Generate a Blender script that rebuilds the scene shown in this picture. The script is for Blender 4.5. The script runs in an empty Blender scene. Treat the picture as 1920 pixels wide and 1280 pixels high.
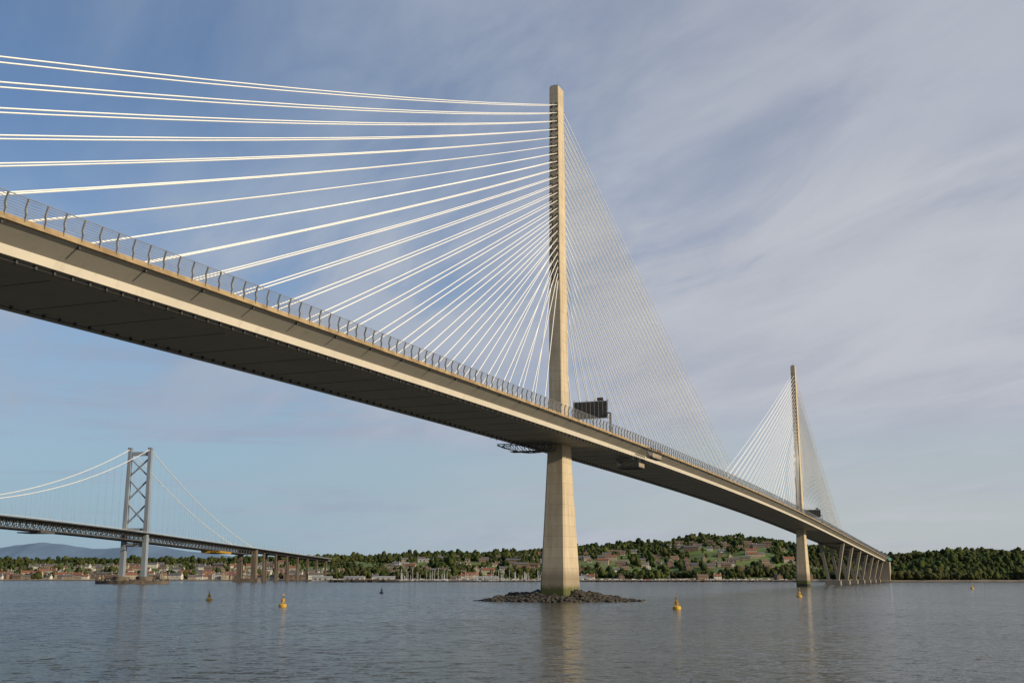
import bpy, math, random
import numpy as np
from mathutils import Vector, noise as mnoise
random.seed(7); rng=np.random.default_rng(7)
sc=bpy.context.scene
R=math.radians
# ---------------------------------------------------------------- materials
def newmat(name):
    m=bpy.data.materials.new(name); m.use_nodes=True
    nt=m.node_tree; b=nt.nodes["Principled BSDF"]
    return m,nt,b
def N(nt,t,**k):
    n=nt.nodes.new(t)
    for a,v in k.items(): setattr(n,a,v)
    return n
def L(nt,a,b): nt.links.new(a,b)
def mathn(nt,op,a,b=None,clamp=False):
    n=N(nt,'ShaderNodeMath',operation=op); n.use_clamp=clamp
    for i,v in enumerate((a,b)):
        if v is None: continue
        if isinstance(v,(int,float)): n.inputs[i].default_value=v
        else: L(nt,v,n.inputs[i])
    return n.outputs[0]
def mixc(nt,f,a,b,mode='MIX'):
    n=N(nt,'ShaderNodeMix',data_type='RGBA',blend_type=mode)
    for i,v in ((0,f),(6,a),(7,b)):
        if isinstance(v,(int,float)): n.inputs[i].default_value=v
        elif isinstance(v,tuple): n.inputs[i].default_value=(*v,1)
        else: L(nt,v,n.inputs[i])
    return n.outputs[2]
def maprange(nt,v,a,b,c=0.,d=1.,smooth=True):
    n=N(nt,'ShaderNodeMapRange'); n.interpolation_type='SMOOTHSTEP' if smooth else 'LINEAR'
    L(nt,v,n.inputs[0])
    for i,x in zip((1,2,3,4),(a,b,c,d)): n.inputs[i].default_value=x
    return n.outputs[0]
def objpos(nt):
    g=N(nt,'ShaderNodeNewGeometry'); return g.outputs['Position']
def noise(nt,vec,scale,detail=4,rough=.55,stretch=None,dist=0,col=False):
    if stretch:
        mp=N(nt,'ShaderNodeMapping'); mp.inputs['Scale'].default_value=stretch
        L(nt,vec,mp.inputs[0]); vec=mp.outputs[0]
    n=N(nt,'ShaderNodeTexNoise'); n.inputs['Scale'].default_value=scale
    n.inputs['Detail'].default_value=detail; n.inputs['Roughness'].default_value=rough
    n.inputs['Distortion'].default_value=dist
    L(nt,vec,n.inputs['Vector']); return n.outputs['Color' if col else 'Fac']
def simple(name,c1,c2=None,scale=.5,rough=.7,metal=0,stretch=None):
    m,nt,b=newmat(name); b.inputs['Roughness'].default_value=rough; b.inputs['Metallic'].default_value=metal
    c2=c2 or tuple(x*.75 for x in c1)
    f=maprange(nt,noise(nt,objpos(nt),scale,stretch=stretch),.3,.7)
    L(nt,mixc(nt,f,c1,c2),b.inputs['Base Color']); return m

def concrete_tower():
    m,nt,b=newmat('tower_concrete'); b.inputs['Roughness'].default_value=.85
    p=objpos(nt); sep=N(nt,'ShaderNodeSeparateXYZ'); L(nt,p,sep.inputs[0]); z=sep.outputs[2]
    streak=noise(nt,p,.6,5,.6,stretch=(1,1,.06))
    blot=noise(nt,p,.12,4,.6)
    lift=mathn(nt,'FLOOR',mathn(nt,'DIVIDE',z,4.0))
    wn=N(nt,'ShaderNodeTexWhiteNoise',noise_dimensions='1D'); L(nt,lift,wn.inputs['W'])
    c=mixc(nt,maprange(nt,streak,.3,.7),(.52,.43,.30),(.37,.30,.21))
    c=mixc(nt,maprange(nt,blot,.35,.7,0,.5),c,(.55,.46,.325))
    c=mixc(nt,mathn(nt,'MULTIPLY',wn.outputs[0],.22),c,(.28,.235,.17))
    fr=mathn(nt,'FRACT',mathn(nt,'DIVIDE',z,4.0))
    joint=mathn(nt,'LESS_THAN',fr,.06)
    c=mixc(nt,mathn(nt,'MULTIPLY',joint,.3),c,(.16,.13,.09))
    wob=mathn(nt,'ADD',z,mathn(nt,'MULTIPLY',noise(nt,p,.5),3.0))
    c=mixc(nt,maprange(nt,wob,9.8,14.5,.6,0),c,(.12,.095,.06))
    c=mixc(nt,maprange(nt,wob,5.6,8.0,1,0),c,(.075,.085,.022))
    c=mixc(nt,maprange(nt,wob,3.0,4.2,1,0),c,(.02,.02,.015))
    L(nt,c,b.inputs['Base Color'])
    bp=N(nt,'ShaderNodeBump'); bp.inputs['Strength'].default_value=.4; bp.inputs['Distance'].default_value=.1
    L(nt,noise(nt,p,1.5,5),bp.inputs['Height']); L(nt,bp.outputs[0],b.inputs['Normal'])
    return m
M_tower=concrete_tower()
def steel_deck(name,c1,c2,rough=.55):
    m,nt,b=newmat(name); b.inputs['Roughness'].default_value=rough
    p=objpos(nt)
    a=noise(nt,p,.05,4,.6); s=noise(nt,p,.5,5,.65,stretch=(1,1,.25))
    c=mixc(nt,maprange(nt,a,.35,.65,0,.6),c1,c2)
    c=mixc(nt,maprange(nt,s,.5,.8,0,.35),c,tuple(x*.6 for x in c2))
    L(nt,c,b.inputs['Base Color']); return m
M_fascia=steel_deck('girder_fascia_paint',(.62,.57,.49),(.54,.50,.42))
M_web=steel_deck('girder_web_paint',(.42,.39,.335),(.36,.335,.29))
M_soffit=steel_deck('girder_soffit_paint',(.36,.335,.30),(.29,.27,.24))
M_edge=simple('slab_edge_concrete',(.36,.27,.15),(.22,.15,.08),.3,.85)
M_asph=simple('asphalt',(.055,.055,.055),(.045,.045,.045),.4,.9)
M_paintline=simple('road_marking',(.75,.75,.72),None,1,.6)
M_cable=simple('cable_sheath_white',(.82,.82,.80),(.78,.78,.76),.2,.4)
M_post=simple('galvanised_steel',(.36,.36,.35),(.26,.26,.26),.6,.45,.3)
M_dark=simple('dark_steel',(.05,.052,.055),(.035,.035,.038),.6,.55)
M_slot=simple('recess_shade_and_sleeve',(.06,.05,.04),None,.6,.8)
M_grey=simple('platform_grey',(.17,.17,.165),(.10,.10,.10),.8,.6)
M_wood=simple('platform_tan',(.30,.24,.17),(.2,.16,.11),.8,.7)
M_vpier=simple('viaduct_concrete',(.30,.26,.20),(.22,.19,.15),.08,.85,stretch=(1,1,.2))

# ---------------------------------------------------------------- mesh builder
class MB:
    def __init__(s): s.v=[]; s.f=[]; s.m=[]
    def add(s,vs,fs,mi=0):
        o=len(s.v); s.v+= [tuple(v) for v in vs]
        for f in fs: s.f.append(tuple(i+o for i in f)); s.m.append(mi)
    def box(s,c,ax,ay,az,mi=0):
        c=Vector(c);ax=Vector(ax);ay=Vector(ay);az=Vector(az)
        vs=[c+i*ax+j*ay+k*az for k in(-1,1) for j in(-1,1) for i in(-1,1)]
        s.add(vs,[(0,2,3,1),(4,5,7,6),(0,1,5,4),(2,6,7,3),(0,4,6,2),(1,3,7,5)],mi)
    def tube(s,pts,r,seg=6,mi=0,r2=None):
        pts=[Vector(p) for p in pts]; n=len(pts); o=len(s.v)
        for i,p in enumerate(pts):
            t=(pts[min(i+1,n-1)]-pts[max(i-1,0)]).normalized()
            a=t.cross(Vector((0,0,1)))
            if a.length<1e-3: a=Vector((1,0,0))
            a.normalize(); b=t.cross(a)
            rr=r if r2 is None else r+(r2-r)*i/(n-1)
            for k in range(seg):
                th=2*math.pi*k/seg
                s.v.append(tuple(p+a*math.cos(th)*rr+b*math.sin(th)*rr))
        for i in range(n-1):
            for k in range(seg):
                k2=(k+1)%seg
                s.f.append((o+i*seg+k,o+i*seg+k2,o+(i+1)*seg+k2,o+(i+1)*seg+k)); s.m.append(mi)
        s.f.append(tuple(o+k for k in range(seg))[::-1]); s.m.append(mi)
        s.f.append(tuple(o+(n-1)*seg+k for k in range(seg))); s.m.append(mi)
    def beam(s,p,q,w,h,mi=0,up=(0,0,1)):
        p=Vector(p);q=Vector(q);t=(q-p); l=t.length; t.normalize()
        u=Vector(up); a=t.cross(u)
        if a.length<1e-3: a=Vector((1,0,0))
        a.normalize(); b=a.cross(t)
        s.box((p+q)/2,t*l/2,a*w/2,b*h/2,mi)
    def rings(s,rings,mi=0,cap=True):
        o=len(s.v); n=len(rings[0])
        for r in rings: s.v+=[tuple(p) for p in r]
        for i in range(len(rings)-1):
            for k in range(n):
                k2=(k+1)%n
                s.f.append((o+i*n+k,o+i*n+k2,o+(i+1)*n+k2,o+(i+1)*n+k)); s.m.append(mi)
        if cap:
            s.f.append(tuple(o+k for k in range(n))[::-1]); s.m.append(mi)
            s.f.append(tuple(o+(len(rings)-1)*n+k for k in range(n))); s.m.append(mi)
    def lathe(s,c,prof,seg=12,mi=0):
        s.rings([[ (c[0]+r*math.cos(2*math.pi*k/seg),c[1]+r*math.sin(2*math.pi*k/seg),c[2]+z) for k in range(seg)] for r,z in prof],mi)
    def mesh(s,name,mats):
        me=bpy.data.meshes.new(name); me.from_pydata(s.v,[],s.f)
        for m in mats: me.materials.append(m)
        me.polygons.foreach_set('material_index',s.m); me.update(); return me
    def obj(s,name,mats,parent=None,smooth=False):
        me=s.mesh(name,mats); ob=bpy.data.objects.new(name,me); sc.collection.objects.link(ob)
        if smooth: me.polygons.foreach_set('use_smooth',[True]*len(me.polygons))
        if parent: ob.parent=parent
        return ob
def empty(name):
    e=bpy.data.objects.new(name,None); sc.collection.objects.link(e); return e

# ---------------------------------------------------------------- cable-stayed bridge
CAMZ=9.5
A=R(21.8); dx,dy=math.sin(A),math.cos(A)
T1=(18.5,452.)
def BP(s,u,z): return Vector((T1[0]+dx*s+dy*u, T1[1]+dy*s-dx*u, z))
dS=Vector((dx,dy,0)); dU=Vector((dy,-dx,0)); dZ=Vector((0,0,1))
def deckz(s):
    b=-2.136e-5; c=63.6
    if s>650: return c+b*650*650+2*b*650*(s-650)
    if s<-650: return c+b*650*650-2*b*650*(s+650)
    return c+b*s*s
bridge=empty('cable_stayed_bridge')
SEND=1420; SBEG=-900
half=[(20,0,0),(20,-.45,1),(19.5,-.5,1),(15.9,-2.8,2),(15.4,-4.2,3),(10.5,-4.5,4)]
sec=[(u,z) for u,z,_ in half]+[(-u,z) for u,z,_ in half[::-1]]
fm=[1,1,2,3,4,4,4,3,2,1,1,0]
mb=MB(); ss=np.arange(SBEG,SEND+1,10.)
n=len(sec); o=0
for s in ss:
    for u,z in sec: mb.v.append(tuple(BP(s,u,deckz(s)+z)))
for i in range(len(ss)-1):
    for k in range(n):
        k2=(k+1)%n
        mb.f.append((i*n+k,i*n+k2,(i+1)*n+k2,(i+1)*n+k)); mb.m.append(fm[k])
mb.f.append(tuple(range(n))); mb.m.append(4)
mb.f.append(tuple((len(ss)-1)*n+k for k in range(n))[::-1]); mb.m.append(4)
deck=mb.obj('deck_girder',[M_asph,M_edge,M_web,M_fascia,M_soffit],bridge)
mb=MB()
def strip(mb,u0,u1,z0,z1,mi,step=20.,a=SBEG,b=SEND):
    xs=np.arange(a,b+1,step)
    mb.rings([[BP(s,u0,deckz(s)+z0),BP(s,u1,deckz(s)+z0),BP(s,u1,deckz(s)+z1),BP(s,u0,deckz(s)+z1)] for s in xs],mi)
for sg in(-1,1):
    strip(mb,sg*19.2,sg*19.85,.004,.55,0); strip(mb,sg*3.0,sg*3.4,.004,.8,0)
    for u in(4.2,15.6): strip(mb,sg*u,sg*(u+.2),.004,.012,1)
    strip(mb,sg*8,sg*8.15,.004,.012,1); strip(mb,sg*11.8,sg*11.95,.004,.012,1)
mb.obj('parapets_and_markings',[M_edge,M_paintline],bridge)
# wind shield
mb=MB()
def wz(s): return deckz(s)
prof=[(19.8,.1),(20.05,1.2),(19.85,2.1),(20.35,3.7)]
for sg in(-1,1):
    for s in np.arange(-480,SEND,4.05):
        pts=[BP(s,sg*u,wz(s)+z) for u,z in prof]
        for a,b in zip(pts,pts[1:]): mb.beam(a,b,.16,.36)
    for u,z in [(19.95,.85),(20.05,1.25),(19.97,1.65),(19.87,2.1),(20.0,2.5),(20.12,2.9),(20.24,3.3),(20.35,3.65)]:
        xs=np.arange(-480,SEND,24.3)
        mb.tube([BP(s,sg*u,wz(s)+z) for s in xs],.055 if z<3.5 else .08,4)
mb.obj('wind_shield',[M_post],bridge)
# soffit rails + brackets
mb=MB()
for u,zo in((14.6,-4.75),(-10.4,-4.9),(19.3,-.9)):
    if u<19:
        mb.tube([BP(s,u,deckz(s)+zo) for s in np.arange(-480,SEND,20)],.10,4)
    for s in np.arange(-480,SEND if u<19 else 900,4.05 if u<19 else 16.2):
        mb.box(BP(s,u,deckz(s)+zo+.12),dS*.2,dU*.28,dZ*.32)
for s in np.arange(-460,SEND-10,16.2):
    mb.box(BP(s,0,deckz(s)-4.53),dS*.06,dU*10.4,dZ*.03)
mb.obj('inspection_rails',[M_dark],bridge)

# towers
def tower(s0,top,name,base=0.0):
    mb=MB()
    prof=[(-4,10.3,18.6),(6,10.0,17.9),(30,8.35,13.9),(55,6.7,10.1),(66,6.0,9.0),(76,5.5,8.5),(130,4.8,7.7),(top,4.0,6.5)]
    rings=[]
    for z,wu,ws in prof:
        a=wu/2;b=ws/2;c=.07*wu
        P=[(b-c,-a),(b,-a+c),(b,a-c),(b-c,a),(-b+c,a),(-b,a-c),(-b,-a+c),(-b+c,-a)]
        rings.append([BP(s0+x,y,z) for x,y in P])
    mb.rings(rings,0)
    a,b=1.6,2.8
    mb.box(BP(s0,0,top+.35),dS*b,dU*a,dZ*.35,2)
    mb.tube([BP(s0,.4,top+.7),BP(s0,.4,top+6.0)],.14,5,2,.07)
    mb.box(BP(s0,-.7,top+1.3),dS*.5,dU*.4,dZ*.6,2)
    for u in(-1.8,1.8):
        mb.tube([BP(s0-2.9,u,top+1.2),BP(s0+2.9,u,top+1.2)],.05,4,2)
    for sg in(-1,1):
        for i in range(24):
            z=towz(i,top)
            ws=np.interp(z,[p[0] for p in prof],[p[2] for p in prof])/2
            for u in(-1.25,1.25):
                mb.box(BP(s0+sg*(ws+.03),u,z-.3),dS*.06,dU*.5,dZ*.95,1)  # dark boxes on the face stand in for shade inside the anchor recesses
                e=(ancS(i)-ws); dzz=(z-60)
                t=Vector((0,0,0))+dS*sg*e-dZ*dzz; t.normalize()
                p=BP(s0+sg*ws,u,z); mb.tube([p,p+t*2.4],.28,6,1)
    mb.box(BP(s0-np.interp(72,[66,76],[4.5,4.25])-.02,-1,70.5),dS*.05,dU*.55,dZ*1.2,1)
    mb.obj(name,[M_tower,M_slot,M_post],bridge)
def towz(i,top): return (top-8)-73*(1-(i/23.)**1.12)
def ancS(i,k=16.1): return 26+k*i
TOP1=207.5
tower(0,TOP1,'tower_centre'); tower(650,198.5,'tower_south'); tower(-650,198.5,'tower_north')
def cables(s0,top,name,kL,kR):
    mb=MB()
    for sg,k in((-1,kL),(1,kR)):
        for i in range(24):
            zt=towz(i,top); s=s0+sg*ancS(i,k)
            for u0,u1 in((-1.25,-2.3),(1.25,2.3)):
                a=BP(s0+sg*3.2,u0,zt-.3); b=BP(s,u1,deckz(s)+.2)
                Ln=(b-a).length; pts=[]
                for j in range(13):
                    t=j/12.; p=a.lerp(b,t); p.z-=.008*Ln*4*t*(1-t)*(Ln/400); pts.append(p)
                mb.tube(pts,.16,6,0)
                mb.tube([b.lerp(a,7/Ln),b],.2,6,1,.26)
    mb.obj(name,[M_cable,M_post],bridge,smooth=True)
cables(0,TOP1,'stay_cables_centre',16.1,16.1)
cables(650,198.5,'stay_cables_south',14.6,14.6); cables(-650,198.5,'stay_cables_north',14.6,14.6)
def signgantry(s,name):
    mb=MB(); z0=deckz(s)+7.2; H=6.6; u0,u1=2.6,16.4
    mb.box(BP(s,(u0+u1)/2,z0+H/2),dS*.25,dU*((u1-u0)/2-.1),dZ*(H/2-.2),0)
    for q in(-.55,.55):
        for u in np.linspace(u0,u1,9): mb.beam(BP(s+q,u,z0-.3),BP(s+q,u,z0+H+(.8 if int(u*3)%2 else .2)),.16,.16,1)
        for z in np.linspace(z0,z0+H,8): mb.beam(BP(s+q,u0-.2,z),BP(s+q,u1+.2,z),.12,.14,1)
    mb.box(BP(s-1.2,(u0+u1)/2,z0-.2),dS*.6,dU*7.2,dZ*.1,1)
    mb.box(BP(s,13.5,z0+H+.9),dS*.4,dU*1.2,dZ*.6,0)
    for q in(-.6,.6):
        mb.beam(BP(s+q,17.6,deckz(s)),BP(s+q,17.6,z0+2),.5,.5,1)
        mb.beam(BP(s+q,17.6,z0+1.8),BP(s+q,16,z0+1.8),.4,.4,1)
        mb.beam(BP(s+q,2.6,deckz(s)),BP(s+q,2.6,z0+H),.5,.5,1)
    mb.obj(name,[M_dark,M_grey],bridge)
signgantry(11,'message_sign_frame'); signgantry(662,'message_sign_frame_south')
def cradle(mb,s,u0,u1,z0,z1,L_,mi=0):
    for u in(u0,u1):
        for z in(z0,z1,(z0+z1)/2): mb.beam(BP(s-L_/2,u,z),BP(s+L_/2,u,z),.22,.24,mi)
        xs=np.linspace(-L_/2,L_/2,6)
        for a in xs: mb.beam(BP(s+a,u,z0),BP(s+a,u,z1),.16,.16,mi)
        for a,b in zip(xs,xs[1:]): mb.beam(BP(s+a,u,z0),BP(s+b,u,z1),.14,.14,mi)
    for a in(-L_/2,L_/2):
        for z in(z0,z1): mb.beam(BP(s+a,u0,z),BP(s+a,u1,z),.2,.22,mi)
        mb.beam(BP(s+a,u0,z0),BP(s+a,u1,z1),.16,.16,mi)
    mb.box(BP(s,(u0+u1)/2,z0+.1),dS*L_/2,dU*(u1-u0)/2,dZ*.08,2)
    mb.box(BP(s,u1+.12,z0+(z1-z0)*.28),dS*L_*.47,dU*.04,dZ*(z1-z0)*.22,1)
mb=MB(); z=deckz(55)
cradle(mb,60,20.9,23.2,z-4.9,z-1.0,16,2); cradle(mb,52,9,18.5,z-9.2,z-5.6,9,2)
mb.box(BP(60,21.1,z-3.0),dS*6.5,dU*.05,dZ*1.0,0)
mb.beam(BP(61,20.9,z-1.2),BP(61,20.4,z+.8),.3,.3,0)
for u in(10,15): mb.beam(BP(52,u,z-5.6),BP(52,u,z-4.4),.3,.3,0)
z=deckz(-14)-5.0
for s in(-17.5,-12.5):
    us=np.linspace(-19,3,9); dep=[.4,1.5,2.3,2.9,3.2,3.2,3.0,2.8,2.5]
    for (a,b,p,q) in zip(us,us[1:],dep,dep[1:]):
        mb.beam(BP(s,a,z),BP(s,b,z),.3,.3,2); mb.beam(BP(s,a,z-p),BP(s,b,z-q),.3,.3,2)
        mb.beam(BP(s,a,z),BP(s,b,z-q),.2,.2,2); mb.beam(BP(s,b,z),BP(s,b,z-q),.2,.2,2)
for u,p in zip(us,dep): mb.beam(BP(-17.5,u,z-p),BP(-12.5,u,z-p),.25,.25,2)
mb.box(BP(-15,-7,z-2.9),dS*2.4,dU*7,dZ*.08,2)
for s,u in((-45,-10),(-40,-10)): mb.beam(BP(s,u,deckz(s)-4.5),BP(s,u,deckz(s)-6.2),.2,.2,2)
mb.obj('maintenance_gantries',[M_grey,M_wood,M_dark],bridge)
mb=MB()
for s in(873,963,1053,1140,1225,1308,1385):
    zt=deckz(s)-4.5
    for sg in(-1,1):
        rings=[]
        for t in np.linspace(0,1,6):
            z=-3+(zt+3)*t; uc=sg*(3.6+8.4*t**1.15); wu=2.9+.5*t; wsz=2.8+.7*t
            rings.append([BP(s-wsz,uc-wu/2,z),BP(s+wsz,uc-wu/2,z),BP(s+wsz,uc+wu/2,z),BP(s-wsz,uc+wu/2,z)])
        mb.rings(rings,0)
    mb.box(BP(s,0,1.2),dS*5,dU*8,dZ*3,0)
    mb.box(BP(s,0,zt-.9),dS*1.6,dU*11,dZ*.85,0)
mb.obj('viaduct_piers',[M_vpier],bridge)
mb=MB(); s=SEND+6; zt=deckz(SEND)
mb.box(BP(s+10,0,zt/2-2),dS*14,dU*19,dZ*(zt/2-1.5),0)
mb.box(BP(s-8,20.4,zt+.2),dS*30,dU*.1,dZ*1.9,1)
mb.obj('abutment',[M_vpier,simple('teal_sheeting',(.06,.20,.19),None,.5,.6)],bridge)

# ---------------------------------------------------------------- suspension bridge
susp=empty('suspension_bridge')
B=R(5.8); bx,by=math.sin(B),math.cos(B); FT=(-440.,1372.)
def SP(t,w,z): return Vector((FT[0]+bx*t+by*w, FT[1]+by*t-bx*w, z))
fS=Vector((bx,by,0)); fW=Vector((by,-bx,0))
M_ftow=simple('painted_grey_steel',(.22,.25,.29),(.17,.195,.23),.05,.5)
M_ftruss=simple('truss_dark_paint',(.075,.078,.08),(.05,.05,.052),.1,.6)
M_pier=simple('weathered_concrete',(.15,.12,.09),(.07,.058,.045),.15,.9,stretch=(1,1,.2))
def fz(t):
    if t<0: return 63-5*((t+503)/503.)**2
    return 58-.0215*t
for tt,nm in((0,'main_tower_south'),(-1006,'main_tower_north')):
    mb=MB()
    def lw(z): return 12.2+ (156-z)/156*1.0
    for sg in(-1,1):
        rings=[]
        for z,w,l in((8,5.2,7.2),(50,4.8,6.6),(156,3.7,4.9)):
            c=sg*lw(z); rings.append([SP(tt-l/2,c-w/2,z),SP(tt+l/2,c-w/2,z),SP(tt+l/2,c+w/2,z),SP(tt-l/2,c+w/2,z)])
        mb.rings(rings,0)
        mb.box(SP(tt,sg*12.2,156.8),fS*3,fW*2.3,dZ*.9,0)
    zs=[66,94,122,147]
    for a,b in zip(zs,zs[1:]):
        for sg in(-1,1):
            mb.beam(SP(tt,-sg*lw(a),a+1),SP(tt,sg*lw(b),b-1),2.2,1.35,0,up=tuple(fW))
        m_=(a+b)/2; mb.box(SP(tt,0,m_),fS*1.2,fW*1.4,dZ*1.4,0)
    for z,h in((150.5,4.5),(62,3.2),(44.5,4.5)):
        mb.box(SP(tt,0,z),fS*1.5,fW*lw(z),dZ*h/2,0)
    mb.obj(nm,[M_ftow],susp)
    mb=MB()
    for sg in(-1,1):
        mb.lathe(tuple(SP(tt,sg*14,0)),[(12,-4),(12,4.2),(11,4.6),(9.5,4.8),(9.5,8.4)],20,0)
    def oval(a,b,z): return [SP(tt+b*math.sin(q),a*math.cos(q),z) for q in np.linspace(0,2*math.pi,28,endpoint=False)]
    mb.rings([oval(44,19,-4),oval(44,19,3.4),oval(43,18,3.6),oval(40,16,3.7)],0)
    for q in np.linspace(0,2*math.pi,24,endpoint=False):
        c=SP(tt+18.6*math.sin(q),43.2*math.cos(q),4.4); mb.box(c,fS*.6,fW*.9,dZ*1.2,0)
    mb.obj(nm+'_caissons',[M_pier],susp)
mb=MB(); TT=np.arange(-990,408,12.)
strp=[(-17,0),(17,0),(17,-1.0),(12,-1.5),(-12,-1.5),(-17,-1.0)]
xs=np.arange(-1000,860,15.)
mb.rings([[SP(t,w,fz(t)+z) for w,z in strp] for t in xs],0)
for sg in(-1,1):
    for z,wd in((-2,.7),(-9.4,.9)): 
        for a,b in zip(TT,TT[1:]): mb.beam(SP(a,sg*12,fz(a)+z),SP(b,sg*12,fz(b)+z),.8,wd,0)
    for i,(a,b) in enumerate(zip(TT,TT[1:])):
        m_=(a+b)/2
        mb.beam(SP(a,sg*12,fz(a)-9.4),SP(m_,sg*12,fz(m_)-2),.55,.6,0)
        mb.beam(SP(m_,sg*12,fz(m_)-2),SP(b,sg*12,fz(b)-9.4),.55,.6,0)
        mb.beam(SP(a,sg*12,fz(a)-9.4),SP(a,sg*12,fz(a)-2),.5,.5,0)
    for z in(.5,1.1): mb.tube([SP(t,sg*16.8,fz(t)+z) for t in xs],.1,4,2)
    for t in np.arange(-980,850,24): mb.tube([SP(t,sg*16.8,fz(t)),SP(t,sg*16.8,fz(t)+9)],.12,4,1)
for a in TT: mb.beam(SP(a,-12,fz(a)-9.4),SP(a,12,fz(a)-9.4),.6,.7,0); mb.beam(SP(a,-12,fz(a)-9.4),SP(a,12,fz(a)-2),.4,.4,0)
for w in(-8,-4,0,4,8): mb.rings([[SP(t,w-.3,fz(t)-1.5),SP(t,w+.3,fz(t)-1.5),SP(t,w+.3,fz(t)-2.8),SP(t,w-.3,fz(t)-2.8)] for t in xs],0)
for sg in(-1,1):
    for a,b in zip(np.arange(408,850,20),np.arange(428,870,20)): mb.beam(SP(a,sg*9,fz(a)-3),SP(b,sg*9,fz(b)-3),1.0,3.2,0)
M_mcab=simple('main_cable_paint',(.66,.66,.64),(.58,.58,.56),.2,.5)
mb.obj('stiffening_truss',[M_ftruss,M_ftow,M_mcab],susp)
mb=MB()
def cz(t):
    if t<=0: return 66+90*((t+503)/503.)**2
    k=t/408.; return 156+(fz(408)-1-156)*k-4*11*k*(1-k)
for sg in(-1,1):
    mb.tube([SP(t,sg*12.2,cz(t)) for t in np.linspace(-1006,0,60)],.42,6,0)
    mb.tube([SP(t,sg*12.2,cz(t)) for t in np.linspace(0,408,30)],.45,6,0)
    for t in list(np.arange(-990,-8,18.3))+list(np.arange(14,395,18.3)):
        if cz(t)-fz(t)>1.5: mb.tube([SP(t,sg*12.2,fz(t)),SP(t,sg*12.2,cz(t))],.08,4,1)
mb.obj('suspension_cables',[M_mcab,M_ftow],susp)
mb=MB()
for sg in(-1,1):
    mb.beam(SP(408,sg*11,-3),SP(408,sg*11,fz(408)-1.5),7,9,0,up=tuple(fS))
mb.box(SP(408,0,fz(408)-6),fS*3,fW*13,dZ*3,0); mb.box(SP(408,0,2),fS*8,fW*19,dZ*3.5,0)
for t in np.arange(462,850,62):
    for sg in(-1,1): mb.beam(SP(t,sg*8,0),SP(t,sg*8,fz(t)-3),3.2,3.0,0,up=tuple(fS))
    mb.box(SP(t,0,fz(t)-4.6),fS*1.5,fW*8.3,dZ*1.2,0)
mb.obj('side_piers',[M_pier],susp)
mb=MB()
mb.rings([[SP(t,w,fz(t)+z) for w,z in((-14,-9.8),(14,-9.8),(13,-12.5),(-13,-12.5))] for t in(250,296)],0)
mb.box(SP(-230,0,fz(-230)-11.5),fS*14,fW*12,dZ*.5,1); mb.box(SP(-230,12,fz(-230)-10.5),fS*14,fW*.1,dZ*1.0,1)
mb.obj('scaffold_platform',[simple('yellow_sheeting',(.45,.26,.03),None,.3,.7),M_ftruss],susp)

# ---------------------------------------------------------------- terrain
def smooth(x): x=np.clip(x,0,1); return x*x*(3-2*x)
SHX=[-3500,-1500,-700,-420,-200,0,300,480,620,760,1200,3500]
SHY=[2600,2350,2180,2080,1960,1880,1870,1800,1745,1760,1830,1900]
RX=[-3500,-1211,-959,-707,-505,-252,50,177,303,454,606,707,808,934,1100,1500,3500]
RH=[40,40,42,42,48,50,54,64,70,88,80,60,40,36,42,46,40]
def fbm(X,Y,sc_,seed):
    out=np.zeros_like(X,dtype=float); a=1.;f=1./sc_
    r=np.random.default_rng(seed)
    for o in range(4):
        p=r.uniform(0,6.28,8); k=r.normal(size=(4,2)); k/=np.linalg.norm(k,axis=1)[:,None]
        for j in range(4): out+=a*.35*np.sin((k[j,0]*X+k[j,1]*Y)*f*6.28+p[j]+1.3*np.sin((k[(j+1)%4,1]*X-k[(j+1)%4,0]*Y)*f*4+p[j+4]))
        a*=.5; f*=2.1
    return out
def shore(X): return np.interp(X,SHX,SHY)+18*fbm(np.asarray(X,float),np.zeros_like(np.asarray(X,float)),260,3)
def height(X,Y):
    X=np.asarray(X,float);Y=np.asarray(Y,float)
    d=Y-shore(X)
    k=smooth((X-520)/200); rise=900*(1-k)+420*k
    Xr=X*2800/np.maximum(Y,1800)
    Hh=np.interp(Xr,RX,RH)
    bank=np.clip(d/14,-3,1)*2.6
    k0=smooth((d-60*(1-k))/rise)
    h=bank+(Hh-2)*k0*(1+(.10+.12*k)*fbm(X,Y,500,5))+1.2*fbm(X,Y,120,9)*smooth(d/120)
    back=smooth((Y-3300)/1500); h=np.where(d>0,h*(1-.6*back),h)
    return h
gx=np.linspace(-3600,3600,361); gy=np.concatenate([np.linspace(1640,2500,130),np.linspace(2515,6500,90)])
GX,GY=np.meshgrid(gx,gy); GZ=height(GX,GY)
def grid(name,X,Y,Z,mat,sm=True):
    ny,nx=X.shape; me=bpy.data.meshes.new(name)
    co=np.stack([X,Y,Z],-1).reshape(-1,3)
    i=np.arange(ny-1)[:,None]*nx+np.arange(nx-1)[None,:]
    q=np.stack([i,i+1,i+nx+1,i+nx],-1).reshape(-1,4)
    me.vertices.add(len(co)); me.vertices.foreach_set('co',co.ravel())
    me.loops.add(q.size); me.loops.foreach_set('vertex_index',q.ravel().astype(np.int32))
    me.polygons.add(len(q)); me.polygons.foreach_set('loop_start',np.arange(0,q.size,4,dtype=np.int32))
    me.update(calc_edges=True); me.validate()
    if sm: me.polygons.foreach_set('use_smooth',[True]*len(me.polygons))
    me.materials.append(mat); ob=bpy.data.objects.new(name,me); sc.collection.objects.link(ob); return ob
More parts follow.
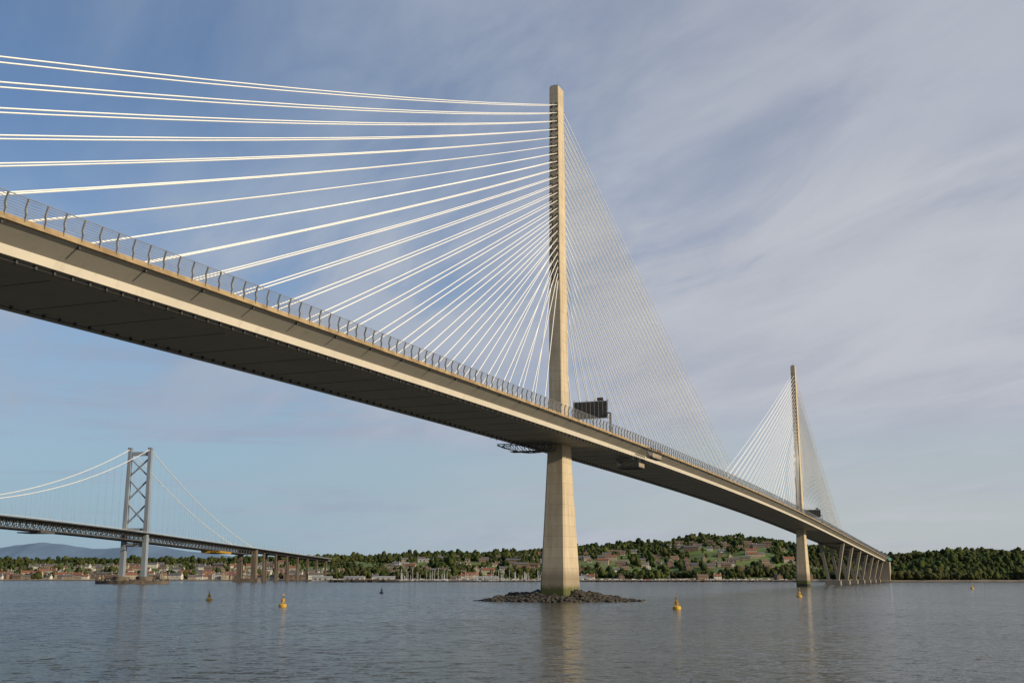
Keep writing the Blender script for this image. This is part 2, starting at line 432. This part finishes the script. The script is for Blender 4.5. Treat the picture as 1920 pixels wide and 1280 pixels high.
def terrain_mat():
    m,nt,b=newmat('hillside_grass'); b.inputs['Roughness'].default_value=.95
    p=objpos(nt); sep=N(nt,'ShaderNodeSeparateXYZ'); L(nt,p,sep.inputs[0]); z=sep.outputs[2]
    v=N(nt,'ShaderNodeTexVoronoi'); v.inputs['Scale'].default_value=.006; L(nt,p,v.inputs['Vector'])
    sp=N(nt,'ShaderNodeSeparateColor'); L(nt,v.outputs['Color'],sp.inputs[0])
    c=mixc(nt,sp.outputs[0],(.06,.11,.02),(.11,.16,.03))
    c=mixc(nt,mathn(nt,'GREATER_THAN',sp.outputs[1],.85),c,(.16,.14,.07))
    c=mixc(nt,maprange(nt,noise(nt,p,.02),.45,.65,0,.6),c,(.04,.055,.02))
    zz=mathn(nt,'ADD',z,mathn(nt,'MULTIPLY',noise(nt,p,.03),2.5))
    c=mixc(nt,maprange(nt,zz,4.6,6.0,1,0),c,(.20,.165,.12))
    c=mixc(nt,maprange(nt,zz,2.0,3.2,1,0),c,(.05,.045,.035))
    L(nt,c,b.inputs['Base Color']); return m
grid('hillside',GX,GY,GZ,terrain_mat())
hx=np.linspace(-9500,-1500,220); hy=np.linspace(13600,16400,24)
HX,HY=np.meshgrid(hx,hy)
px=[-9500,-7500,-6700,-6250,-5950,-5600,-5350,-5000,-4600,-4300,-3900,-3300,-2800,-2550,-2200,-1500]
pz=[200,270,300,385,420,380,340,350,385,345,290,210,190,245,200,60]
HZ=np.interp(HX,px,pz)*np.clip(1-((HY-15000)/1400)**2,0,1)+10*fbm(HX,HY,900,11)
M_hill=simple('hills_painted_haze',(.11,.18,.28),(.09,.155,.25),.0012,1)  # distance haze painted into the hills as a blue-grey base colour
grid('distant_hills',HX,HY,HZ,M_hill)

import bmesh
def ico(sub):
    bm=bmesh.new(); bmesh.ops.create_icosphere(bm,subdivisions=sub,radius=1)
    v=np.array([x.co[:] for x in bm.verts]); f=np.array([[q.index for q in x.verts] for x in bm.faces]); bm.free(); return v,f
IV,IF=ico(2); IV1,IF1=ico(1)
def trimesh(name,V,F,mats,smooth_=False,mi=None):
    me=bpy.data.meshes.new(name)
    me.vertices.add(len(V)); me.vertices.foreach_set('co',V.ravel())
    me.loops.add(F.size); me.loops.foreach_set('vertex_index',F.ravel().astype(np.int32))
    me.polygons.add(len(F)); me.polygons.foreach_set('loop_start',np.arange(0,F.size,3,dtype=np.int32))
    me.update(calc_edges=True)
    for m in mats: me.materials.append(m)
    if mi is not None: me.polygons.foreach_set('material_index',mi.astype(np.int32))
    ob=bpy.data.objects.new(name,me); sc.collection.objects.link(ob); return ob
def clumps(centers,radii,jit=.28,squash=.85,tmpl=(IV,IF)):
    tv,tf=tmpl; n_=len(centers); nv=len(tv)
    V=tv[None]*(1+rng.normal(0,jit,(n_,nv,1)))*radii[:,None,None]*np.array([1,1,squash])
    V=V+centers[:,None,:]
    F=tf[None]+(np.arange(n_)*nv)[:,None,None]
    return V.reshape(-1,3),F.reshape(-1,3)
# houses
walls=[simple('harled_white',(.60,.57,.51),None,.3,.8),simple('sandstone',(.27,.22,.155),None,.3,.85),simple('brick_brown',(.20,.13,.09),None,.3,.85),simple('render_cream',(.38,.33,.25),None,.3,.85)]
roofs=[simple('slate_roof',(.10,.10,.11),None,.5,.8),simple('red_pantile',(.20,.08,.05),None,.5,.8),simple('brown_tile',(.12,.085,.065),None,.5,.8)]
M_win=simple('window_glass',(.04,.045,.05),None,.5,.2)
def house_mesh(k,w,l,h,rh,wall,roof,st):
    mb=MB(); a=w/2;b=l/2
    mb.add([(-b,-a,-3),(b,-a,-3),(b,a,-3),(-b,a,-3),(-b,-a,h),(b,-a,h),(b,a,h),(-b,a,h),(-b,0,h+rh),(b,0,h+rh)],
           [(0,1,5,4),(2,3,7,6),(1,2,6,9,5),(3,0,4,8,7)],0)
    e=.5
    for sg in(-1,1):
        mb.add([(-b-e,sg*(a+e),h-e*rh/a),(b+e,sg*(a+e),h-e*rh/a),(b+e,0,h+rh+.05),(-b-e,0,h+rh+.05),
                (-b-e,sg*(a+e),h-e*rh/a+.3),(b+e,sg*(a+e),h-e*rh/a+.3),(b+e,0,h+rh+.35),(-b-e,0,h+rh+.35)],
               [(0,1,2,3),(4,5,6,7),(0,1,5,4),(0,3,7,4),(1,2,6,5)],1)
    for i in range(st):
        z=1.5+i*2.8
        for x in np.arange(-b+1.6,b-1,2.6):
            for sg in(-1,1): mb.box((x,sg*(a+.02),z),(.55,0,0),(0,.03,0),(0,0,.7),2)
        for sg in(-1,1):
            for y in(-a*.45,a*.45): mb.box((sg*(b+.02),y,z),(.03,0,0),(0,.5,0),(0,0,.7),2)
    mb.box((0+.8,-a-.03,1.0),(.5,0,0),(0,.05,0),(0,0,1.05),2)
    for x in(-b+.8,b-.8): mb.box((x,0,h+rh+.7),(.45,0,0),(0,.7,0),(0,0,.9),0)
    return mb.mesh('house_mesh_%d'%k,[wall,roof,M_win])
hm=[]
for k,(w,l,h,rh,wa,ro,st) in enumerate([(8,11,5.5,3,0,0,2),(8,16,5.5,3,1,0,2),(9,22,8.2,3.4,3,1,3),(8,12,5.5,3.2,0,1,2),(9,18,5.6,3,2,2,2),(10,26,8.4,3.2,0,0,3),(8,10,3,3,3,2,1),(11,30,8.2,3,2,0,3)]):
    hm.append(house_mesh(k,w,l,h,rh,walls[wa],roofs[ro],st))
hpos=[]
def put_house(x,y,rot,k,nm='house'):
    z=float(height(x,y)); ob=bpy.data.objects.new(nm,hm[k]); ob.location=(x,y,z); ob.rotation_euler=(0,0,rot); sc.collection.objects.link(ob); hpos.append((x,y))
def scatter_houses(n_,x0,x1,d0,d1,wt=(5,5,3,4,4,2,4,1)):
    c=0;tr=0
    while c<n_ and tr<n_*20:
        tr+=1
        x=random.uniform(x0,x1); y=float(shore(x))+d0+(d1-d0)*random.random()**1.3
        if any(abs(x-a)<17 and abs(y-b)<16 for a,b in hpos): continue
        put_house(x,y,random.choice([0,0,.15,-.2,.4,1.57])+random.uniform(-.1,.1),random.choices(range(8),wt)[0]); c+=1
scatter_houses(210,-1150,-520,22,620,(4,6,2,3,6,1,5,1))
scatter_houses(60,-560,-330,25,420)
scatter_houses(175,-250,560,300,880,(2,6,2,0,6,0,6,2))
scatter_houses(14,-330,480,25,90)
wm=MB()
wm.add([(-22,-9,-3),(22,-9,-3),(22,9,-3),(-22,9,-3),(-22,-9,6),(22,-9,6),(22,9,6),(-22,9,6),(-22,0,8.5),(22,0,8.5)],[(0,1,5,4),(2,3,7,6),(1,2,6,9,5),(3,0,4,8,7)],0)
wm.add([(-22.5,-9.5,5.9),(22.5,-9.5,5.9),(22.5,0,8.6),(-22.5,0,8.6),(22.5,9.5,5.9),(-22.5,9.5,5.9)],[(0,1,2,3),(3,2,4,5)],1)
for x in(-14,-4,8): wm.box((x,-9.05,2),(2,0,0),(0,.06,0),(0,0,2),2)
wme=wm.mesh('shed_mesh',[simple('sheet_cladding',(.34,.35,.35),(.22,.23,.24),.2,.6),simple('shed_roof',(.26,.27,.28),None,.2,.6),M_dark])
for x,dd,r in((-330,18,.1),(-270,22,-.05),(-215,30,.1),(-40,20,0),(110,26,0),(-560,520,.1),(-240,560,0),(-190,640,.1)):
    y=float(shore(x))+dd; ob=bpy.data.objects.new('warehouse',wme); ob.location=(x,y,float(height(x,y))-.8); ob.rotation_euler=(0,0,r); ob.scale=(.8,.8,.8); sc.collection.objects.link(ob); hpos.append((x,y)); hpos.append((x+16,y)); hpos.append((x-16,y))
# woodland
def foliage_mat():
    m,nt,b=newmat('woodland_foliage'); b.inputs['Roughness'].default_value=1.0; b.inputs['Specular IOR Level'].default_value=.15
    p=objpos(nt)
    a=noise(nt,p,.07,4,.7); bb=noise(nt,p,.35,4); c_=noise(nt,p,.006,3,.6); e_=noise(nt,p,.025,2,.5)
    c=mixc(nt,maprange(nt,a,.40,.60),(.015,.026,.009),(.050,.066,.016))
    c=mixc(nt,maprange(nt,bb,.4,.7,0,.7),c,(.013,.022,.008))
    c=mixc(nt,maprange(nt,c_,.46,.60,0,.5),c,(.062,.058,.022))
    c=mixc(nt,maprange(nt,e_,.56,.68,0,.6),c,(.080,.095,.022))
    L(nt,c,b.inputs['Base Color']); return m
M_fol=foliage_mat(); M_bark=simple('bark',(.06,.045,.03),None,1,.9)
NC=70000
xs=rng.uniform(-1500,1500,NC); sh=shore(xs); ys=sh+22+rng.random(NC)**1.2*1150
dens=fbm(xs,ys,240,21)+.5*fbm(xs,ys,60,22)
hh=height(xs,ys)
k_r=xs>540
town=(xs<-330)
dd_=ys-sh
keep=(np.abs(xs/ys)<.52)&( (dens>.15) | (k_r&(dens>-.35)) | (rng.random(NC)<.06) | ((dd_>850)&(dens>-.8)) | ((dd_<200)&(dd_>120)&(dens>-.25)))
keep&=~(town&(rng.random(NC)<.5))
keep&=~((xs>-360)&(xs<430)&(ys-sh<110))
d2=np.ones(NC,bool)
for x,y in hpos:
    d2&=~((np.abs(xs-x)<12)&(ys-y<14)&(ys-y>-75))
keep&=d2
idx=np.where(keep)[0][:21000]
X=xs[idx];Y=ys[idx];Z=hh[idx]; n_=len(X)
size=rng.uniform(1.7,3.9,n_)**1.0*np.where(rng.random(n_)<.14,1.5,1)
cs=[];rs=[]
for j in range(3):
    off=rng.normal(0,.6,(n_,3))*size[:,None]; off[:,2]=np.abs(off[:,2])*1.0+size*(1.2 if j==0 else 1.0)
    if j==0: off[:,:2]*=.2
    cs.append(np.stack([X,Y,Z],-1)+off); rs.append(size*(1.0 if j==0 else rng.uniform(.45,.8,n_)))
V1,F1=clumps(cs[0],rs[0],.2,1.2,(IV,IF)); V2,F2=clumps(np.concatenate(cs[1:]),np.concatenate(rs[1:]),.25,1.,(IV1,IF1))
tv=np.array([[math.cos(a)*r,math.sin(a)*r,z] for r,z in((.5,-1.5),(.3,1.)) for a in(0,2.09,4.19)]); tf=np.array([[0,1,4],[0,4,3],[1,2,5],[1,5,4],[2,0,3],[2,3,5]])
V3=tv[None]*np.stack([np.ones(n_),np.ones(n_),size*1.2],-1)[:,None,:]+np.stack([X,Y,Z],-1)[:,None,:]
F3=tf[None]+(np.arange(n_)*6)[:,None,None]
V3=V3.reshape(-1,3);F3=F3.reshape(-1,3)
VV=np.concatenate([V1,V2,V3]); FF=np.concatenate([F1,F2+len(V1),F3+len(V1)+len(V2)])
mi=np.concatenate([np.zeros(len(F1)+len(F2)),np.ones(len(F3))])
trimesh('woodland',VV,FF,[M_fol,M_bark],mi=mi)
print('trees',n_,'faces',len(FF))

# rock islet
M_rock=simple('wet_rock',(.022,.019,.015),(.050,.042,.030),.35,.75)
def isl(X,Y):
    r=np.sqrt(((X-17)/29)**2+((Y-455)/25)**2)+.15*fbm(X,Y,22,31)
    z1=4.6*(1-r)*np.where(r<1,1,2)+.8*fbm(X,Y,7,32)*np.clip(1.1-r,0,1)
    return np.clip(z1,-2.5,3.7+.3*fbm(X,Y,5,33))
ix=np.linspace(-28,66,160); iy=np.linspace(415,495,120); IX,IY=np.meshgrid(ix,iy)
rk=grid('rock_islet',IX,IY,isl(IX,IY),M_rock,False)
nb=3000; bxx=rng.uniform(-20,58,nb); byy=rng.uniform(424,485,nb); bz=isl(bxx,byy)
ok=(bz>-.4); bxx=bxx[ok];byy=byy[ok];bz=bz[ok]
V,F=clumps(np.stack([bxx,byy,bz+.1],-1),rng.uniform(.25,.95,len(bxx)),.25,.6,(IV1,IF1))
ob=trimesh('boulders',V,F,[M_rock]); ob.parent=rk
nb=900; t=rng.random(nb); V,F=clumps(np.stack([-262+108*t,1700+rng.normal(0,5,nb)+10*t,rng.uniform(-.3,2.8,nb)*np.minimum(1,(1-t)*6)],-1),rng.uniform(1,2.2,nb),.2,.7,(IV1,IF1))
trimesh('breakwater',V,F,[M_rock])
nb=1600; t=rng.random(nb); V,F=clumps(np.stack([-170+240*t,1800+rng.normal(0,2.5,nb)+8*np.sin(t*3),rng.uniform(-.3,1.2,nb)],-1),rng.uniform(.8,1.4,nb),.2,.7,(IV1,IF1))
trimesh('harbour_wall',V,F,[M_rock])
nb=900; t=rng.random(nb); V,F=clumps(np.stack([90+360*t,1830-30*t+rng.normal(0,3,nb),rng.uniform(-.3,1.6,nb)],-1),rng.uniform(1,2.4,nb),.2,.6,(IV1,IF1))
trimesh('shore_rocks',V,F,[M_rock])
# sailboats
def boat(k,hull,ml):
    mb=MB(); st=[(-5,.9,.0,1.0),(-2.5,1.5,-.5,1.05),(0,1.7,-.6,1.1),(2.5,1.3,-.5,1.25),(5,.06,.6,1.5)]
    mb.rings([[(x,-w,zt),(x,-w*.55,zb),(x,w*.55,zb),(x,w,zt)] for x,w,zb,zt in st],0)
    mb.box((-.6,0,1.45),(2.0,0,0),(0,.9,0),(0,0,.38),0); mb.box((-.6,0,1.5),(1.5,0,0),(0,.93,0),(0,0,.13),1)
    mb.tube([(.8,0,1.2),(.8,0,ml)],.20,5,2,.14); mb.tube([(.8,0,2.6),(-3.6,0,2.7)],.2,5,3)
    mb.tube([(.8,0,ml),(4.9,0,1.5)],.012,3,2); mb.tube([(.8,0,ml),(-4.9,0,1.2)],.012,3,2)
    mb.tube([(.8,-.9,ml*.55),(.8,.9,ml*.55)],.04,3,2)
    return mb.mesh('sailboat_mesh_%d'%k,[hull,M_win,walls_white,M_sail])
walls_white=simple('white_gelcoat',(.75,.75,.73),None,.5,.3); M_sail=simple('blue_sail_cover',(.05,.10,.25),None,.5,.8)
bm_=[boat(0,walls_white,13),boat(1,simple('navy_hull',(.03,.05,.12),None,.5,.3),10),boat(2,walls_white,16)]
for i in range(75):
    x=random.choice([-165,-150,-128,-108,-86,-64,-42,-20,2,24,46])+random.uniform(-9,9); y=1818+random.uniform(0,38)
    ob=bpy.data.objects.new('sailboat',random.choice(bm_)); ob.location=(x,y,0); ob.scale=(random.uniform(.85,1.35),)*3; ob.rotation_euler=(0,0,random.choice([0,3.14,1.57,1.4])+random.uniform(-.2,.2)); sc.collection.objects.link(ob)
def carverts(x,y,z,r,mb,mi):
    c,s=math.cos(r),math.sin(r); ax=Vector((c,s,0)); ay=Vector((-s,c,0)); o=Vector((x,y,z))
    prof=[(-2.1,.3),(2.1,.3),(2.15,.75),(1.2,.95),(.6,1.45),(-1.3,1.45),(-1.9,.95),(-2.15,.8)]
    mb.rings([[o+ax*p+dZ*q+ay*w for p,q in prof] for w in(-.85,.85)],mi)
    for p in(-1.3,1.3):
        for w in(-.9,.9): mb.box(o+ax*p+dZ*.3+ay*w,ax*.32,ay*.08,dZ*.32,3)
mb=MB()
for i in range(300):
    x=random.uniform(-330,430); y=float(shore(x))+random.choice([14,20,34,41,52,60,70]); carverts(x,y,float(height(x,y))+.05,random.choice([0,1.57])+random.uniform(-.1,.1),mb,random.choice([0,0,1,2]))
mb.obj('parked_cars',[walls_white,simple('car_grey',(.2,.21,.22),None,.5,.4),simple('car_red',(.3,.04,.03),None,.5,.4),M_dark])

# buoys
M_yel=simple('buoy_yellow',(.60,.35,.02),(.42,.24,.02),1.5,.6); M_buoyd=simple('buoy_dark',(.05,.06,.05),None,1.5,.6)
def buoy(x,y,sc_,mat):
    mb=MB(); 
    mb.lathe((0,0,0),[(.9,-.6),(1.25,-.3),(1.3,.55),(1.15,.8),(.5,.95),(.35,1.0)],14,0)
    for q in range(4):
        a=q*math.pi/2+.4; mb.tube([(.75*math.cos(a),.75*math.sin(a),.8),(.22*math.cos(a),.22*math.sin(a),2.9)],.08,5,0)
    for z,r in((1.5,.6),(2.2,.42)): mb.lathe((0,0,z),[(r,0),(r,.08)],10,0)
    mb.box((0,-.35,1.9),(.4,0,0),(0,.03,0),(0,0,.5),0); mb.box((0,.35,1.9),(.4,0,0),(0,.03,0),(0,0,.5),0)
    mb.lathe((0,0,2.9),[(.3,0),(.3,.08),(.15,.1),(.15,.4),(.05,.5)],10,1)
    for sg in(-1,1): mb.beam((-.35*sg,0,3.45),(.35*sg,0,4.15),.12,.12,0)
    ob=mb.obj('navigation_buoy',[mat,M_dark]); ob.location=(x,y,.05); ob.scale=(sc_,)*3; ob.rotation_euler=(.03,.05,random.random()*3)
for x,y,s_,m_ in((-116,455,.95,M_yel),(-71,368,.95,M_yel),(47.3,341,.95,M_yel),(129.5,535,.95,M_yel),(-71,645,.8,M_buoyd),(328,845,1.0,M_yel)): buoy(x,y,s_,m_)

# water : wavelet slopes drive the shading normal directly
def vmath(nt,op,a,b):
    n=N(nt,'ShaderNodeVectorMath',operation=op)
    for i,v in enumerate((a,b)):
        if isinstance(v,tuple): n.inputs[i].default_value=v
        elif v is not None: L(nt,v,n.inputs[i])
    return n
def water_mat():
    m,nt,b=newmat('estuary_water'); p=objpos(nt)
    b.inputs['Roughness'].default_value=.12; b.inputs['IOR'].default_value=1.33
    patch=noise(nt,p,.012,3,.5,stretch=(1,.5,1))
    c=mixc(nt,maprange(nt,patch,.35,.65),(.034,.038,.032),(.058,.058,.042))
    L(nt,c,b.inputs['Base Color'])
    n1=noise(nt,p,.55,5,.68,stretch=(.8,1.5,1),dist=.2,col=True)
    n2=noise(nt,p,2.8,3,.6,stretch=(1,1.3,1),col=True)
    gust=maprange(nt,noise(nt,p,.02,4,.6,stretch=(.6,1.5,1)),.3,.7,.8,1.25)
    a=vmath(nt,'SUBTRACT',n1,(.5,.5,.5)).outputs[0]; a=vmath(nt,'MULTIPLY',a,(1.7,2.5,0)).outputs[0]
    d=vmath(nt,'SUBTRACT',n2,(.5,.5,.5)).outputs[0]; d=vmath(nt,'MULTIPLY',d,(1.0,1.4,0)).outputs[0]
    s=vmath(nt,'ADD',a,d).outputs[0]
    sc_n=N(nt,'ShaderNodeVectorMath',operation='SCALE'); L(nt,s,sc_n.inputs[0]); L(nt,gust,sc_n.inputs['Scale'])
    nn=vmath(nt,'ADD',sc_n.outputs[0],(0,0,1)).outputs[0]
    nn=vmath(nt,'NORMALIZE',nn,None).outputs[0]
    L(nt,nn,b.inputs['Normal']); return m
mb=MB(); mb.add([(-9000,-600,0),(9000,-600,0),(9000,13500,0),(-9000,13500,0)],[(0,1,2,3)]); mb.obj('water',[water_mat()])

# world
SUNEL=23.; SUNAZ=116.
w=bpy.data.worlds.new('World'); sc.world=w; w.use_nodes=True; nt=w.node_tree; nt.nodes.clear()
out=N(nt,'ShaderNodeOutputWorld'); bg=N(nt,'ShaderNodeBackground'); sky=N(nt,'ShaderNodeTexSky',sky_type='NISHITA')
sky.sun_disc=False; sky.sun_elevation=R(SUNEL); sky.sun_rotation=R(SUNAZ); sky.air_density=1.0; sky.dust_density=.3; sky.ozone_density=2.5
bg.inputs[1].default_value=.10; L(nt,bg.outputs[0],out.inputs[0])
tc=N(nt,'ShaderNodeTexCoord'); g=tc.outputs['Generated']; sep=N(nt,'ShaderNodeSeparateXYZ'); L(nt,g,sep.inputs[0]); x,y,z=sep.outputs
za=mathn(nt,'ADD',mathn(nt,'MAXIMUM',z,0.),.2)
cb=N(nt,'ShaderNodeCombineXYZ'); L(nt,mathn(nt,'DIVIDE',x,za),cb.inputs[0]); L(nt,mathn(nt,'DIVIDE',y,za),cb.inputs[1])
pl=cb.outputs[0]
mp=N(nt,'ShaderNodeMapping'); mp.inputs['Rotation'].default_value=(0,0,R(60)); L(nt,pl,mp.inputs[0]); plr=mp.outputs[0]
big=noise(nt,plr,.9,3,.5); wisp=noise(nt,plr,1.5,8,.55,stretch=(.75,1.3,1),dist=.7); fine=noise(nt,plr,4.0,8,.58,stretch=(.6,1.5,1),dist=.7)
xr=maprange(nt,x,-.35,.3)
hcol=mixc(nt,xr,(2.6,4.0,5.1),(4.6,5.0,5.2))
skyc=mixc(nt,1.,sky.outputs[0],(1.0,1.03,1.10),'MULTIPLY')
base=mixc(nt,maprange(nt,z,.26,.02,0,.88),skyc,hcol)
bias=mathn(nt,'MULTIPLY',mathn(nt,'ADD',x,.05),1.8)
d=mathn(nt,'ADD',mathn(nt,'ADD',mathn(nt,'MULTIPLY',mathn(nt,'SUBTRACT',big,.5),1.1),bias),mathn(nt,'MULTIPLY',mathn(nt,'SUBTRACT',wisp,.5),1.7))
d=mathn(nt,'ADD',d,mathn(nt,'MULTIPLY',mathn(nt,'SUBTRACT',fine,.5),.55))
cloud=maprange(nt,d,-.60,.60,0,.84)
bk=mathn(nt,'MULTIPLY',maprange(nt,z,.36,.20,0,1.),maprange(nt,mathn(nt,'ADD',wisp,mathn(nt,'MULTIPLY',fine,.4)),.5,.9,.2,.9))
cloud=mathn(nt,'ADD',cloud,bk,clamp=True)
cloud=mathn(nt,'MULTIPLY',cloud,mathn(nt,'SUBTRACT',1.,maprange(nt,z,.15,.085,0,.8)))
streak=noise(nt,g,3.,7,.62,stretch=(1,1,16),dist=.4)
cloud=mathn(nt,'ADD',cloud,mathn(nt,'MULTIPLY',maprange(nt,streak,.47,.70,0,.7),maprange(nt,z,.24,.12)),clamp=True)
ccol=mixc(nt,xr,(3.2,3.9,5.1),(4.8,5.0,5.6))
ccol=mixc(nt,maprange(nt,mathn(nt,'ADD',wisp,mathn(nt,'MULTIPLY',fine,.6)),.55,1.0),mixc(nt,1.,ccol,(.89,.90,.94),'MULTIPLY'),mixc(nt,1.,ccol,(1.08,1.08,1.06),'MULTIPLY'))
c=mixc(nt,cloud,base,ccol); L(nt,c,bg.inputs[0])
sl=bpy.data.lights.new('sun','SUN'); sl.energy=5.0; sl.angle=R(.5); sl.color=(1,.84,.59)
so=bpy.data.objects.new('sun',sl); sc.collection.objects.link(so)
v=Vector((math.sin(R(SUNAZ))*math.cos(R(SUNEL)),math.cos(R(SUNAZ))*math.cos(R(SUNEL)),math.sin(R(SUNEL))))
so.rotation_euler=v.to_track_quat('Z','Y').to_euler()
cam=bpy.data.cameras.new('camera'); co=bpy.data.objects.new('camera',cam); sc.collection.objects.link(co)
co.location=(0,0,CAMZ); co.rotation_euler=(R(90+11.4),0,0); cam.lens=40.76; cam.sensor_width=36; cam.clip_start=.5; cam.clip_end=60000
sc.camera=co
sc.view_settings.view_transform='Standard'; sc.view_settings.look='None'; sc.view_settings.exposure=0
